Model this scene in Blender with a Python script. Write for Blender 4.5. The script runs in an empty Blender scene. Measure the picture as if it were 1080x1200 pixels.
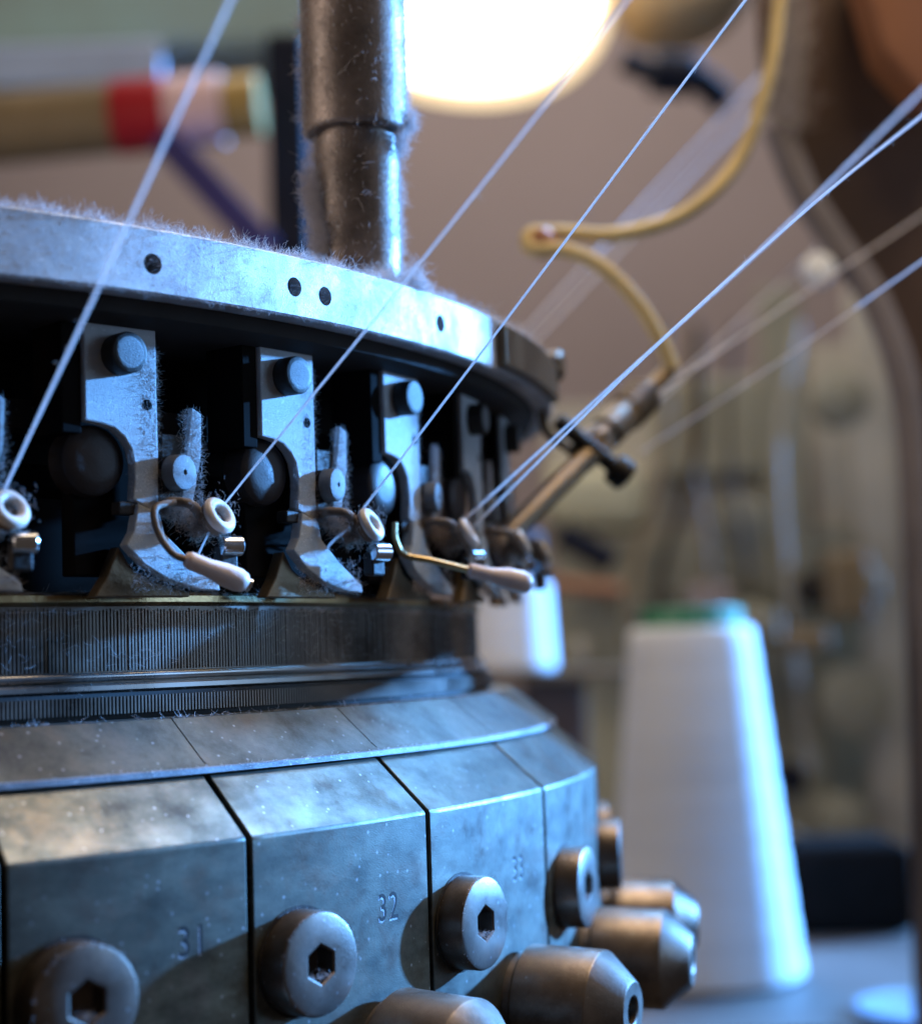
import bpy, bmesh, math, random
from mathutils import Vector, Matrix
random.seed(7)
SC = bpy.context.scene
S = 0.002                      # one modelling unit is 2 mm; the machine axis is the world z axis
PI = math.pi
# ------------------------------------------------------------------ camera
FPX, PITCH, ROLL = 2000.0, 0.0817, -0.0319
CAM = Vector((86.6406, -183.7484, 0.0))
Fw = Vector((0, math.cos(PITCH), math.sin(PITCH))); Xh = Vector((1, 0, 0)); Uh = Vector((0, -math.sin(PITCH), math.cos(PITCH)))
cr, sr = math.cos(ROLL), math.sin(ROLL)
Rt = cr*Xh + sr*Uh; Up = cr*Uh - sr*Xh
cd = bpy.data.cameras.new('camera'); cam = bpy.data.objects.new('camera', cd); SC.collection.objects.link(cam)
M = Matrix.Identity(4)
for i in range(3):
    M[i][0] = Rt[i]; M[i][1] = Up[i]; M[i][2] = -Fw[i]; M[i][3] = CAM[i]*S
cam.matrix_world = M
cd.sensor_fit = 'HORIZONTAL'; cd.sensor_width = 36; cd.lens = 36*FPX/1080
cd.clip_start = 0.01; cd.clip_end = 50
cd.dof.use_dof = True; cd.dof.focus_distance = 124*S; cd.dof.aperture_fstop = 13.8
SC.camera = cam
# ------------------------------------------------------------------ world, lamps, exposure
W = bpy.data.worlds.new('World'); SC.world = W; W.use_nodes = True
W.node_tree.nodes['Background'].inputs[0].default_value = (1.0, 0.82, 0.70, 1)
W.node_tree.nodes['Background'].inputs[1].default_value = 0.055
SC.view_settings.view_transform = 'Standard'; SC.view_settings.look = 'None'
SC.view_settings.exposure = 0; SC.view_settings.gamma = 1
def area(name, pos, target, sx, sy, power, col, spread=180):
    l = bpy.data.lights.new(name, 'AREA'); l.shape = 'RECTANGLE'; l.size = sx; l.size_y = sy; l.energy = power; l.color = col; l.spread = math.radians(spread)
    o = bpy.data.objects.new(name, l); SC.collection.objects.link(o)
    p = Vector(pos)*S; o.location = p
    o.rotation_euler = (Vector(target)*S - p).to_track_quat('-Z', 'Y').to_euler()
    return o
KD = Vector((0.84, 0.53, 0.20)).normalized()
area('window_lamp', Vector((85, -40, 5)) + KD*3000, (85, -40, 5), 0.17, 0.17, 2750, (0.11, 0.39, 1.0))
area('window_glow', Vector((85, -40, 0)) + Vector((0.98, -0.02, 0.16))*1300, (100, 0, 0), 1.2, 0.9, 2.6, (0.34, 0.60, 1.0), 60)
area('window_sky', Vector((85, -40, 0)) + Vector((0.46, 0.56, 0.74)).normalized()*1150, (95, -30, 0), 1.0, 1.0, 13, (0.13, 0.44, 1.0), 40)
area('ceiling_lamp', (205, -30, 310), (64, -76, -5), 0.34, 0.34, 4.6, (1.0, 0.80, 0.54))
area('room_lamp', (-460, -210, 110), (75, -60, 0), 0.5, 0.5, 5.5, (1.0, 0.86, 0.76))
area('far_room_lamp', (120, 430, 560), (160, 780, 40), 0.6, 0.6, 9.5, (1.0, 0.89, 0.77))

def at(px, py, d):
    """world point (units) seen at a photograph position at a given distance"""
    return CAM + d*(Fw + Rt*((px-540)/FPX) - Up*((py-600)/FPX))
def hit(px, py, R):
    """near point on the upright cylinder of radius R round the machine axis"""
    D = at(px, py, 1.0) - CAM
    A = D.x**2 + D.y**2; B = 2*(CAM.x*D.x + CAM.y*D.y); Cc = CAM.x**2 + CAM.y**2 - R*R
    disc = max(B*B - 4*A*Cc, 0)
    t = (-B - math.sqrt(disc))/(2*A)
    return CAM + D*t
def cyl(R, phi, z): return Vector((R*math.sin(phi), -R*math.cos(phi), z))
def phi_of(p): return math.atan2(p.x, -p.y)

# ------------------------------------------------------------------ materials
def mat(name, base, metallic=0.0, rough=0.5, var=0.25, scale=1.0, speck=None, speck_amt=0.5, speck_scale=3.0, bump=0.0, bump_scale=8.0, spec=0.5, col2=None, rough_var=0.12, stretch=(1, 1, 1), grime=False, tint=(0.75, 0.86, 0.78), tint0=(0.42, 0.40, 0.30)):
    m = bpy.data.materials.new(name); m.use_nodes = True
    nt = m.node_tree; N = nt.nodes; Lk = nt.links
    b = N['Principled BSDF']; b.inputs['Metallic'].default_value = metallic
    b.inputs['Specular IOR Level'].default_value = spec
    tc = N.new('ShaderNodeTexCoord'); mp = N.new('ShaderNodeMapping'); Lk.new(tc.outputs['Object'], mp.inputs[0])
    mp.inputs['Scale'].default_value = stretch
    nz = N.new('ShaderNodeTexNoise'); nz.inputs['Scale'].default_value = scale/S*0.12; nz.inputs['Detail'].default_value = 6; nz.inputs['Roughness'].default_value = 0.62
    Lk.new(mp.outputs[0], nz.inputs['Vector'])
    cr_ = N.new('ShaderNodeValToRGB'); Lk.new(nz.outputs['Fac'], cr_.inputs[0])
    c2 = col2 or tuple(c*(1-var) for c in base)
    cr_.color_ramp.elements[0].position = 0.33; cr_.color_ramp.elements[1].position = 0.67
    cr_.color_ramp.elements[0].color = (*c2, 1); cr_.color_ramp.elements[1].color = (*[min(1, c*(1+var*0.6)) for c in base], 1)
    col = cr_.outputs[0]
    rn = N.new('ShaderNodeMapRange'); Lk.new(nz.outputs['Fac'], rn.inputs[0]); rn.inputs[1].default_value = 0.3; rn.inputs[2].default_value = 0.7
    rn.inputs[3].default_value = rough - rough_var; rn.inputs[4].default_value = rough + rough_var
    Lk.new(rn.outputs[0], b.inputs['Roughness'])
    if speck:
        n2 = N.new('ShaderNodeTexNoise'); n2.inputs['Scale'].default_value = speck_scale/S*0.3; n2.inputs['Detail'].default_value = 4; n2.inputs['Roughness'].default_value = 0.7
        Lk.new(tc.outputs['Object'], n2.inputs['Vector'])
        r2 = N.new('ShaderNodeValToRGB'); Lk.new(n2.outputs['Fac'], r2.inputs[0])
        t = 0.72 - 0.22*speck_amt
        r2.color_ramp.elements[0].position = t; r2.color_ramp.elements[1].position = t + 0.09
        r2.color_ramp.elements[0].color = (0, 0, 0, 1); r2.color_ramp.elements[1].color = (1, 1, 1, 1)
        mx = N.new('ShaderNodeMix'); mx.data_type = 'RGBA'; Lk.new(r2.outputs[0], mx.inputs[0]); Lk.new(col, mx.inputs[6]); mx.inputs[7].default_value = (*speck, 1)
        col = mx.outputs[2]
        mm = N.new('ShaderNodeMath'); mm.operation = 'MULTIPLY_ADD'; Lk.new(r2.outputs[0], mm.inputs[0]); mm.inputs[1].default_value = -metallic*0.9; mm.inputs[2].default_value = metallic
        Lk.new(mm.outputs[0], b.inputs['Metallic'])
    Lk.new(col, b.inputs['Base Color'])
    if grime:      # oily brown-green patches, fine scratches and sparse dust grains
        g1 = N.new('ShaderNodeTexNoise'); g1.inputs['Scale'].default_value = 0.32/S*0.8; g1.inputs['Detail'].default_value = 8; g1.inputs['Roughness'].default_value = 0.72; g1.inputs['Distortion'].default_value = 0.15
        Lk.new(tc.outputs['Object'], g1.inputs['Vector'])
        gr = N.new('ShaderNodeValToRGB'); Lk.new(g1.outputs['Fac'], gr.inputs[0])
        e = gr.color_ramp.elements; e[0].position = 0.36; e[1].position = 0.62
        e[0].color = (*tint0, 1); e[1].color = (1.12, 1.1, 1.08, 1)
        em = e.new(0.48); em.color = (*tint, 1)
        gm = N.new('ShaderNodeMix'); gm.data_type = 'RGBA'; gm.blend_type = 'MULTIPLY'; gm.inputs[0].default_value = 0.68; Lk.new(col, gm.inputs[6]); Lk.new(gr.outputs[0], gm.inputs[7])
        col = gm.outputs[2]
        vo = N.new('ShaderNodeTexVoronoi'); vo.inputs['Scale'].default_value = 1.5/S; vo.inputs['Randomness'].default_value = 1.0; Lk.new(tc.outputs['Object'], vo.inputs['Vector'])
        vr = N.new('ShaderNodeMapRange'); Lk.new(vo.outputs['Distance'], vr.inputs[0]); vr.inputs[1].default_value = 0.04; vr.inputs[2].default_value = 0.22; vr.inputs[3].default_value = 1; vr.inputs[4].default_value = 0
        vs_ = N.new('ShaderNodeSeparateColor'); Lk.new(vo.outputs['Color'], vs_.inputs[0])
        vt = N.new('ShaderNodeMath'); vt.operation = 'GREATER_THAN'; Lk.new(vs_.outputs[0], vt.inputs[0]); vt.inputs[1].default_value = 0.72
        vm = N.new('ShaderNodeMath'); vm.operation = 'MULTIPLY'; Lk.new(vr.outputs[0], vm.inputs[0]); Lk.new(vt.outputs[0], vm.inputs[1])
        dm = N.new('ShaderNodeMix'); dm.data_type = 'RGBA'; Lk.new(vm.outputs[0], dm.inputs[0]); Lk.new(col, dm.inputs[6]); dm.inputs[7].default_value = (0.29, 0.29, 0.30, 1)
        col = dm.outputs[2]
        Lk.new(col, b.inputs['Base Color'])
        rr = N.new('ShaderNodeMapRange'); Lk.new(g1.outputs['Fac'], rr.inputs[0]); rr.inputs[1].default_value = 0.35; rr.inputs[2].default_value = 0.65; rr.inputs[3].default_value = rough + 0.14; rr.inputs[4].default_value = rough - 0.08
        Lk.new(rr.outputs[0], b.inputs['Roughness'])
    if bump:
        n3 = N.new('ShaderNodeTexNoise'); n3.inputs['Scale'].default_value = bump_scale/S*0.3; n3.inputs['Detail'].default_value = 5
        Lk.new(mp.outputs[0], n3.inputs['Vector'])
        bp = N.new('ShaderNodeBump'); bp.inputs['Strength'].default_value = bump; bp.inputs['Distance'].default_value = 0.12*S
        Lk.new(n3.outputs['Fac'], bp.inputs['Height']); Lk.new(bp.outputs[0], b.inputs['Normal'])
    return m
def glow(name, col, strength):
    m = bpy.data.materials.new(name); m.use_nodes = True
    b = m.node_tree.nodes['Principled BSDF']; b.inputs['Base Color'].default_value = (0.8, 0.78, 0.7, 1)
    b.inputs['Emission Color'].default_value = (*col, 1); b.inputs['Emission Strength'].default_value = strength
    return m
def yarn_mat(name, col):
    m = bpy.data.materials.new(name); m.use_nodes = True; nt = m.node_tree; N = nt.nodes; N.remove(N['Principled BSDF'])
    tc = N.new('ShaderNodeTexCoord'); nz = N.new('ShaderNodeTexNoise'); nz.inputs['Scale'].default_value = 900; nt.links.new(tc.outputs['Object'], nz.inputs['Vector'])
    rp = N.new('ShaderNodeValToRGB'); nt.links.new(nz.outputs['Fac'], rp.inputs[0])
    rp.color_ramp.elements[0].color = (*[c*.8 for c in col], 1); rp.color_ramp.elements[1].color = (*col, 1)
    d = N.new('ShaderNodeBsdfDiffuse'); t_ = N.new('ShaderNodeBsdfTranslucent'); mx = N.new('ShaderNodeMixShader'); mx.inputs[0].default_value = 0.5
    for q_ in (d, t_): nt.links.new(rp.outputs[0], q_.inputs['Color'])
    nt.links.new(d.outputs[0], mx.inputs[1]); nt.links.new(t_.outputs[0], mx.inputs[2]); nt.links.new(mx.outputs[0], N['Material Output'].inputs['Surface'])
    return m
dust = (0.55, 0.53, 0.52)
MT = {
 'block': mat('block_steel', (0.118, 0.108, 0.09), 0.70, 0.41, 0.5, 1.6, speck=(0.42, 0.42, 0.42), speck_amt=0.12, speck_scale=5.0, bump=0.14, bump_scale=22, grime=True, stretch=(1, 1, 2.2)),
 'slab': mat('slab_steel', (0.11, 0.095, 0.08), 0.68, 0.45, 0.45, 0.8, speck=(0.34, 0.33, 0.32), speck_amt=0.2, speck_scale=6, bump=0.25, bump_scale=30, grime=True),
 'bed': mat('bed_iron', (0.015, 0.014, 0.013), 0.2, 0.7),
 'screw': mat('screw_steel', (0.165, 0.135, 0.115), 0.85, 0.36, 0.45, 1.5, speck=(0.34, 0.33, 0.33), speck_amt=0.15, speck_scale=7, bump=0.18, bump_scale=35, grime=True, tint=(0.9, 0.82, 0.77), tint0=(0.5, 0.42, 0.37)),
 'stud': mat('stud_steel', (0.205, 0.165, 0.135), 0.82, 0.38, 0.45, 1.2, speck=(0.4, 0.37, 0.34), speck_amt=0.15, speck_scale=7, bump=0.2, bump_scale=35, grime=True, tint=(0.88, 0.80, 0.75), tint0=(0.45, 0.38, 0.33)),
 'rim': mat('dusty_aluminium', (0.44, 0.42, 0.41), 0.35, 0.50, 0.3, 1.0, speck=(0.62, 0.6, 0.6), speck_amt=0.45, speck_scale=5, bump=0.3, bump_scale=40, grime=True, tint=(0.86, 0.84, 0.84), tint0=(0.62, 0.57, 0.54)),
 'lip': mat('dusty_lip', (0.20, 0.21, 0.23), 0.5, 0.5, 0.5, 2.0, speck=(0.6, 0.6, 0.6), speck_amt=0.5, speck_scale=9, bump=0.4, bump_scale=30),
 'under': mat('underside_iron', (0.035, 0.03, 0.027), 0.1, 0.7, 0.4, spec=0.15),
 'knob': mat('cam_knob_iron', (0.035, 0.022, 0.017), 0.1, 0.5, 0.4, 1.5, bump=0.15, bump_scale=20, spec=0.2),
 'post': mat('post_steel', (0.22, 0.175, 0.15), 0.45, 0.42, 0.5, 1.2, speck=(0.36, 0.31, 0.28), speck_amt=0.3, speck_scale=3.2, bump=0.4, bump_scale=16, grime=True, tint=(0.8, 0.75, 0.72), tint0=(0.4, 0.34, 0.3)),
 'feeder': mat('dusty_feeder_steel', (0.42, 0.42, 0.42), 0.1, 0.65, 0.3, 1.6, speck=(0.58, 0.58, 0.58), speck_amt=0.6, speck_scale=9, bump=0.8, bump_scale=50),
 'dusk': mat('dusty_iron', (0.14, 0.14, 0.14), 0.2, 0.6, 0.6, 2.5, speck=(0.4, 0.4, 0.4), speck_amt=0.3, speck_scale=8, bump=0.8, bump_scale=40),
 'dark': mat('dark_iron', (0.03, 0.024, 0.02), 0.2, 0.5, 0.4, 1.0, spec=0.2, speck=(0.10, 0.085, 0.08), speck_amt=0.3, speck_scale=6, bump=0.3),
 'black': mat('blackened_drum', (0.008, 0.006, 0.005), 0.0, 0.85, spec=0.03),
 'bronze': mat('worn_bronze', (0.16, 0.105, 0.055), 0.6, 0.45, 0.4, 1.0, bump=0.3),
 'brass': mat('worn_brass', (0.42, 0.30, 0.15), 0.9, 0.32, 0.4, 1.0, bump=0.2),
 'needle': mat('needle_steel', (0.16, 0.13, 0.105), 0.5, 0.42, 0.6, 0.7, speck=(0.3, 0.28, 0.27), speck_amt=0.1, stretch=(1, 1, 1.6), rough_var=0.2),
 'band': mat('band_steel', (0.30, 0.28, 0.26), 0.9, 0.30, 0.4, 0.7),
 'ceramic': mat('eyelet_ceramic', (0.66, 0.55, 0.47), 0.0, 0.45, 0.35, 2.0, bump=0.35, bump_scale=20),
 'tip': mat('tip_ceramic', (0.68, 0.52, 0.46), 0.0, 0.42, 0.18, 1.5, bump=0.2),
 'chrome': mat('chrome', (0.62, 0.62, 0.64), 1.0, 0.18, 0.15, 1.0, rough_var=0.06),
 'wire': mat('lint_covered_wire', (0.20, 0.14, 0.10), 0.1, 0.75, 0.4, 2.0, bump=0.8),
 'lint': yarn_mat('pale_lint', (0.82, 0.78, 0.78)),
 'lintbrown': yarn_mat('dull_lint', (0.46, 0.36, 0.30)),
 'yarn': mat('pale_yarn', (0.72, 0.70, 0.76), 0.0, 0.7, 0.12, 3.0),
 'cone': mat('cone_yarn', (0.84, 0.86, 0.90), 0.0, 0.75, 0.10, 0.3, bump=0.4, bump_scale=3, stretch=(0.3, 0.3, 4)),
 'green': mat('green_plastic', (0.03, 0.22, 0.10), 0.0, 0.35, 0.2),
 'hose': mat('yellowed_hose', (0.66, 0.49, 0.23), 0.0, 0.65, 0.3, 0.8, bump=0.4, spec=0.25),
 'arm': mat('brown_casting', (0.10, 0.056, 0.038), 0.0, 0.7, 0.35, 0.12),
 'flange': mat('grey_flange', (0.22, 0.185, 0.18), 0.0, 0.8, 0.3, 0.2),
 'wall': mat('mauve_wall', (0.33, 0.275, 0.285), 0.0, 0.9, 0.10, 0.03),
 'olive': mat('olive_grey_paint', (0.28, 0.265, 0.20), 0.0, 0.7, 0.25, 0.08),
 'grey': mat('grey_paint', (0.46, 0.42, 0.35), 0.0, 0.7, 0.25, 0.08),
 'palegreen': mat('pale_green_paint', (0.48, 0.46, 0.33), 0.0, 0.7, 0.2, 0.08),
 'dish': mat('dish_enamel', (0.20, 0.26, 0.36), 0.0, 0.5, 0.3, 0.1),
 'teal': mat('teal_paint', (0.30, 0.46, 0.45), 0.0, 0.5, 0.3, 0.03, col2=(0.27, 0.26, 0.20)),
 'bluegrey': mat('blue_grey_paint', (0.42, 0.52, 0.72), 0.0, 0.5, 0.2, 0.08),
 'tan': mat('tan_roll', (0.24, 0.17, 0.09), 0.0, 0.5, 0.35, 0.1),
 'tanpaint': mat('tan_paint', (0.46, 0.34, 0.20), 0.0, 0.8, 0.3, 0.05),
 'red': mat('red_band', (0.38, 0.008, 0.015), 0.0, 0.4, 0.2, 0.2),
 'pink': mat('pink_band', (0.75, 0.52, 0.52), 0.0, 0.35, 0.1, 0.2),
 'gold': mat('gold_band', (0.42, 0.28, 0.09), 0.2, 0.4, 0.2, 0.2),
 'navy': mat('navy_strap', (0.03, 0.022, 0.14), 0.0, 0.6, 0.2, 0.2),
 'navyblack': mat('navy_black_paint', (0.016, 0.018, 0.03), 0.0, 0.6, 0.3, 0.1, spec=0.1),
 'table': mat('table_top', (0.12, 0.10, 0.09), 0.0, 0.5, 0.3, 0.1),
 'wood': mat('orange_brown_wood', (0.32, 0.13, 0.06), 0.0, 0.5, 0.3, 0.1),
 'shade': glow('cream_shade', (1.0, 0.66, 0.26), 0.85),
 'ink': mat('stamped_recess', (0.03, 0.03, 0.03), 0.1, 0.7, spec=0.1),
 'yarnt': yarn_mat('translucent_yarn', (0.92, 0.88, 0.88)),
 'glowm': glow('lit_lamp', (1.0, 0.90, 0.72), 6.0),
}
# ------------------------------------------------------------------ mesh helpers
class MB:
    def __init__(s): s.v = []; s.f = []
    def add(s, vs, fs):
        o = len(s.v); s.v += [Vector(p) for p in vs]; s.f += [tuple(i+o for i in f) for f in fs]; return s
    def grid(s, rows, closed_u=False, closed_v=False):
        n = len(rows); m = len(rows[0]); vs = [p for r in rows for p in r]; fs = []
        for i in range(n if closed_u else n-1):
            for j in range(m if closed_v else m-1):
                a = i*m+j; b = i*m+(j+1) % m; c = ((i+1) % n)*m+(j+1) % m; d = ((i+1) % n)*m+j
                fs.append((a, b, c, d))
        return s.add(vs, fs)
    def lathe(s, prof, o, axis, n=32, ref=None):
        """prof: list of (radius, height) along axis; r = 0 closes"""
        ax = Vector(axis).normalized(); r0 = Vector(ref) if ref else (Vector((0, 0, 1)) if abs(ax.z) < 0.9 else Vector((1, 0, 0)))
        e1 = (r0 - ax*r0.dot(ax)).normalized(); e2 = ax.cross(e1); o = Vector(o)
        rows = [[o + ax*h + (e1*math.cos(2*PI*k/n) + e2*math.sin(2*PI*k/n))*max(r, 1e-4) for k in range(n)] for r, h in prof]
        return s.grid(rows, closed_v=True)
    def screw(s, o, axis, r, h, bev, hexr, depth, n=36, undercut=None):
        """round head with a bevelled edge and a hexagon socket"""
        ax = Vector(axis).normalized(); r0 = Vector((0, 0, 1)); e1 = (r0 - ax*r0.dot(ax)).normalized(); e2 = ax.cross(e1); o = Vector(o)
        def ring(rad, hh): return [o + ax*hh + (e1*math.cos(2*PI*k/n) + e2*math.sin(2*PI*k/n))*rad for k in range(n)]
        def hexa(rad, hh):
            out = []
            for k in range(n):
                a = 2*PI*k/n; aa = (a % (PI/3)) - PI/6
                q = rad*math.cos(PI/6)/math.cos(aa)
                out.append(o + ax*hh + (e1*math.cos(a) + e2*math.sin(a))*q)
            return out
        rows = [ring(r, 0), ring(r, h-bev), ring(r-0.3*bev, h-0.3*bev), ring(r-bev, h), hexa(hexr*1.12, h), hexa(hexr, h-0.1*bev-0.08), hexa(hexr, h-depth)]
        s.grid(rows, closed_v=True)
        b = len(s.v); c = o + ax*(h-depth*1.15); s.v.append(c); 
        for k in range(n): s.f.append((b-n+k, b-n+(k+1) % n, b))
        return s
    def tube(s, pts, rad, n=8, cap=True):
        pts = [Vector(p) for p in pts]; m = len(pts)
        rads = rad if isinstance(rad, (list, tuple)) else [rad]*m
        rows = []; up = Vector((0.13, 0.21, 1)).normalized()
        for i in range(m):
            d = (pts[min(i+1, m-1)] - pts[max(i-1, 0)]).normalized()
            e1 = d.cross(up)
            if e1.length < 1e-3: e1 = d.cross(Vector((1, 0, 0)))
            e1.normalize(); e2 = d.cross(e1)
            rows.append([pts[i] + (e1*math.cos(2*PI*k/n) + e2*math.sin(2*PI*k/n))*rads[i] for k in range(n)])
        b = len(s.v); s.grid(rows, closed_v=True)
        if cap:
            s.f.append(tuple(b+k for k in range(n))[::-1]); s.f.append(tuple(b+(m-1)*n+k for k in range(n)))
        return s
    def arcsweep(s, prof, p0, p1, n, caps=True):
        """closed profile (R, z) swept round the machine axis from angle p0 to p1"""
        rows = [[cyl(R, p0 + (p1-p0)*i/n, z) for R, z in prof] for i in range(n+1)]
        b = len(s.v); m = len(prof); s.grid(rows, closed_v=True)
        if caps:
            s.f.append(tuple(b+k for k in range(m))); s.f.append(tuple(b+n*m+k for k in range(m))[::-1])
        return s
    def box(s, c, hx, hy, hz, ax=None):
        c = Vector(c); A = ax or (Vector((1, 0, 0)), Vector((0, 1, 0)), Vector((0, 0, 1)))
        vs = [c + A[0]*(hx*i) + A[1]*(hy*j) + A[2]*(hz*k) for i in (-1, 1) for j in (-1, 1) for k in (-1, 1)]
        return s.add(vs, [(0, 1, 3, 2), (4, 6, 7, 5), (0, 4, 5, 1), (2, 3, 7, 6), (0, 2, 6, 4), (1, 5, 7, 3)])
    def prism(s, poly, d0, d1, to):
        """outline of 2-D points, mapped by to(a, b, depth), between two depths"""
        n = len(poly); vs = [to(a, b, d0) for a, b in poly] + [to(a, b, d1) for a, b in poly]
        fs = [tuple(range(n)), tuple(range(n, 2*n))[::-1]] + [(i, i+n, (i+1) % n + n, (i+1) % n) for i in range(n)]
        return s.add(vs, fs)
    def hair(s, p, d, L, r, bend=0.6, seg=4):
        p = Vector(p); d = Vector(d).normalized(); q = Vector((random.gauss(0, 1), random.gauss(0, 1), random.gauss(0, 1)))*bend
        pts = []; c = p.copy(); dd = d.copy()
        for i in range(seg+1):
            pts.append(c.copy()); dd = (dd + q/seg + Vector((random.gauss(0, .18), random.gauss(0, .18), random.gauss(0, .18)))).normalized(); c = c + dd*(L/seg)
        return s.tube(pts, [r*(1-0.5*i/seg) for i in range(seg+1)], 3, cap=False)
    def build(s, name, m, parent=None, smooth=None, bevel=0, kind=None, local=False, fix=True):
        """link everything gathered as ONE mesh object; points are machine coordinates unless local"""
        me = bpy.data.meshes.new(name)
        if parent is None and not local:
            org = sum(s.v, Vector())/len(s.v)
        else: org = Vector()
        if parent is not None and not local:
            inv = parent.matrix_world_save.inverted() if hasattr(parent, 'matrix_world_save') else PW[parent.name].inverted()
            vs = [inv @ (p*S) for p in s.v]
        else: vs = [(p-org)*S for p in s.v]
        me.from_pydata([tuple(p) for p in vs], [], s.f)
        if fix:
            bm = bmesh.new(); bm.from_mesh(me); bmesh.ops.recalc_face_normals(bm, faces=bm.faces); bm.to_mesh(me); bm.free()
        me.materials.append(m if not isinstance(m, str) else MT[m])
        if smooth is not None:
            me.polygons.foreach_set('use_smooth', [True]*len(me.polygons)); me.set_sharp_from_angle(angle=math.radians(smooth))
        o = bpy.data.objects.new(name, me); SC.collection.objects.link(o)
        if parent is not None: o.parent = parent
        elif not local: o.location = org*S
        W_ = Matrix.Translation(org*S)
        PW[o.name] = (PW[parent.name].copy() if parent is not None else W_)
        if bevel:
            b = o.modifiers.new('Bevel', 'BEVEL'); b.width = bevel*S; b.segments = 2; b.limit_method = 'ANGLE'; b.angle_limit = math.radians(25); b.harden_normals = False
        if kind: o['kind'] = kind
        return o
PW = {}
def tag(o, label, cat, group=None, kind=None):
    if label: o['label'] = label
    if cat: o['category'] = cat
    if group: o['group'] = group
    if kind: o['kind'] = kind
    return o
def thing(name, org, label, cat, group=None, rotz=0):
    o = bpy.data.objects.new(name, None); SC.collection.objects.link(o); o.empty_display_size = 0.005
    o.location = Vector(org)*S; o.rotation_euler = (0, 0, rotz)
    PW[o.name] = Matrix.Translation(Vector(org)*S) @ Matrix.Rotation(rotz, 4, 'Z')
    return tag(o, label, cat, group)
def spline(pts, n=10):
    P = [Vector(p) for p in pts]; P = [2*P[0]-P[1]] + P + [2*P[-1]-P[-2]]; out = []
    for i in range(1, len(P)-2):
        for k in range(n):
            t = k/n; a, b, c, d = P[i-1], P[i], P[i+1], P[i+2]
            out.append(0.5*((2*b) + (c-a)*t + (2*a-5*b+4*c-d)*t*t + (3*b-a-3*c+d)*t**3))
    out.append(P[-2]); return out

# ------------------------------------------------------------------ needle cylinder
PH = [0.4448, 0.6278, 0.8027, 0.9870, 1.1915, 1.385, 1.575, 1.765]     # joints between the cam blocks
FULL = 240
t = thing('needle_cylinder', (0, 0, -8), 'upright steel needle cylinder of fine vertical slots with two polished bands under the feeders', 'needle cylinder')
MB().arcsweep([(80, 4.0), (87.9, 4.0), (87.9, -3.6), (80, -3.6)], 0, 2*PI, FULL, caps=False).build('core', 'needle', t, smooth=30)
b = MB()
n = 640; st = 0.0033
for i in range(n):
    a = 0.05 + i*st; j = random.uniform(-0.05, 0.05)
    a0, a1 = a, a + st*0.68
    z1 = 3.75 + random.uniform(-.12, .12); z0 = -0.55
    v = [cyl(R, p, z) for z in (z0, z1) for R, p in ((87.85, a0), (88.0+j*.6, a0+st*.1), (88.0+j*.6, a1-st*.1), (87.85, a1))]
    b.add(v, [(0, 1, 5, 4), (1, 2, 6, 5), (2, 3, 7, 6), (4, 5, 6, 7)])
b.build('needles', 'needle', t, kind='stuff')
b = MB()
for i in range(n):
    a = 0.05 + i*st; a0, a1 = a, a + st*0.55
    v = [cyl(R, p, z) for z in (-3.55, -2.35) for R, p in ((88.9, a0), (89.5, a0+st*.05), (89.5, a1-st*.05), (88.9, a1))]
    b.add(v, [(0, 1, 5, 4), (1, 2, 6, 5), (2, 3, 7, 6), (4, 5, 6, 7)])
b.build('needle_butts', 'needle', t, kind='stuff')
def roundring(name, R, z, hw, hh, m, parent):
    pr = [(R-1.6, z-hh), (R+hw*.5, z-hh), (R+hw, z-hh*.5), (R+hw, z+hh*.5), (R+hw*.5, z+hh), (R-1.6, z+hh)]
    return MB().arcsweep(pr, 0, 2*PI, FULL, caps=False).build(name, m, parent, smooth=50)
roundring('polished_band', 88.2, -0.95, .35, .30, 'band', t)
roundring('polished_band', 88.5, -1.72, .4, .32, 'band', t)
MB().arcsweep([(80, -2.1), (89.0, -2.1), (89.0, -3.9), (80, -3.9)], 0, 2*PI, FULL, caps=False).build('lower_collar', 'bed', t, smooth=30)
MB().arcsweep([(80, 3.6), (87.9, 4.0), (88.3, 4.3), (88.3, 4.75), (87.9, 5.0), (80, 5.0)], 0, 2*PI, FULL, caps=False).build('sinker_ring', 'brass', t, smooth=50)
b = MB()
for i in range(2600):
    a = random.uniform(0.45, 1.45); z = random.choice([random.uniform(-0.4, 3.5), -2.0, 4.9, 3.6])
    b.hair(cyl(88.25, a, z), Vector((math.cos(a)*random.choice((-1, 1)), math.sin(a)*random.choice((-1, 1)), random.gauss(0, .35))), random.uniform(.3, 1.3), random.uniform(.006, .011), .6)
b.build('lint', 'lint', t, kind='stuff', fix=False)
# inner drum behind the feeders
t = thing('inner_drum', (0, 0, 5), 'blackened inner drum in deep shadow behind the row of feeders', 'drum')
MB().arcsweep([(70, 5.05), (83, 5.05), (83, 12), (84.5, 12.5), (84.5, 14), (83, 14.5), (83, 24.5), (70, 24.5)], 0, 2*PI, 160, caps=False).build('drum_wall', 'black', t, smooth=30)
MB().arcsweep([(82.5, 16.6), (86.2, 16.6), (86.2, 18.6), (82.5, 18.6)], 0, 2*PI, 160, caps=False).build('drum_band', 'dark', t, smooth=30)

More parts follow.
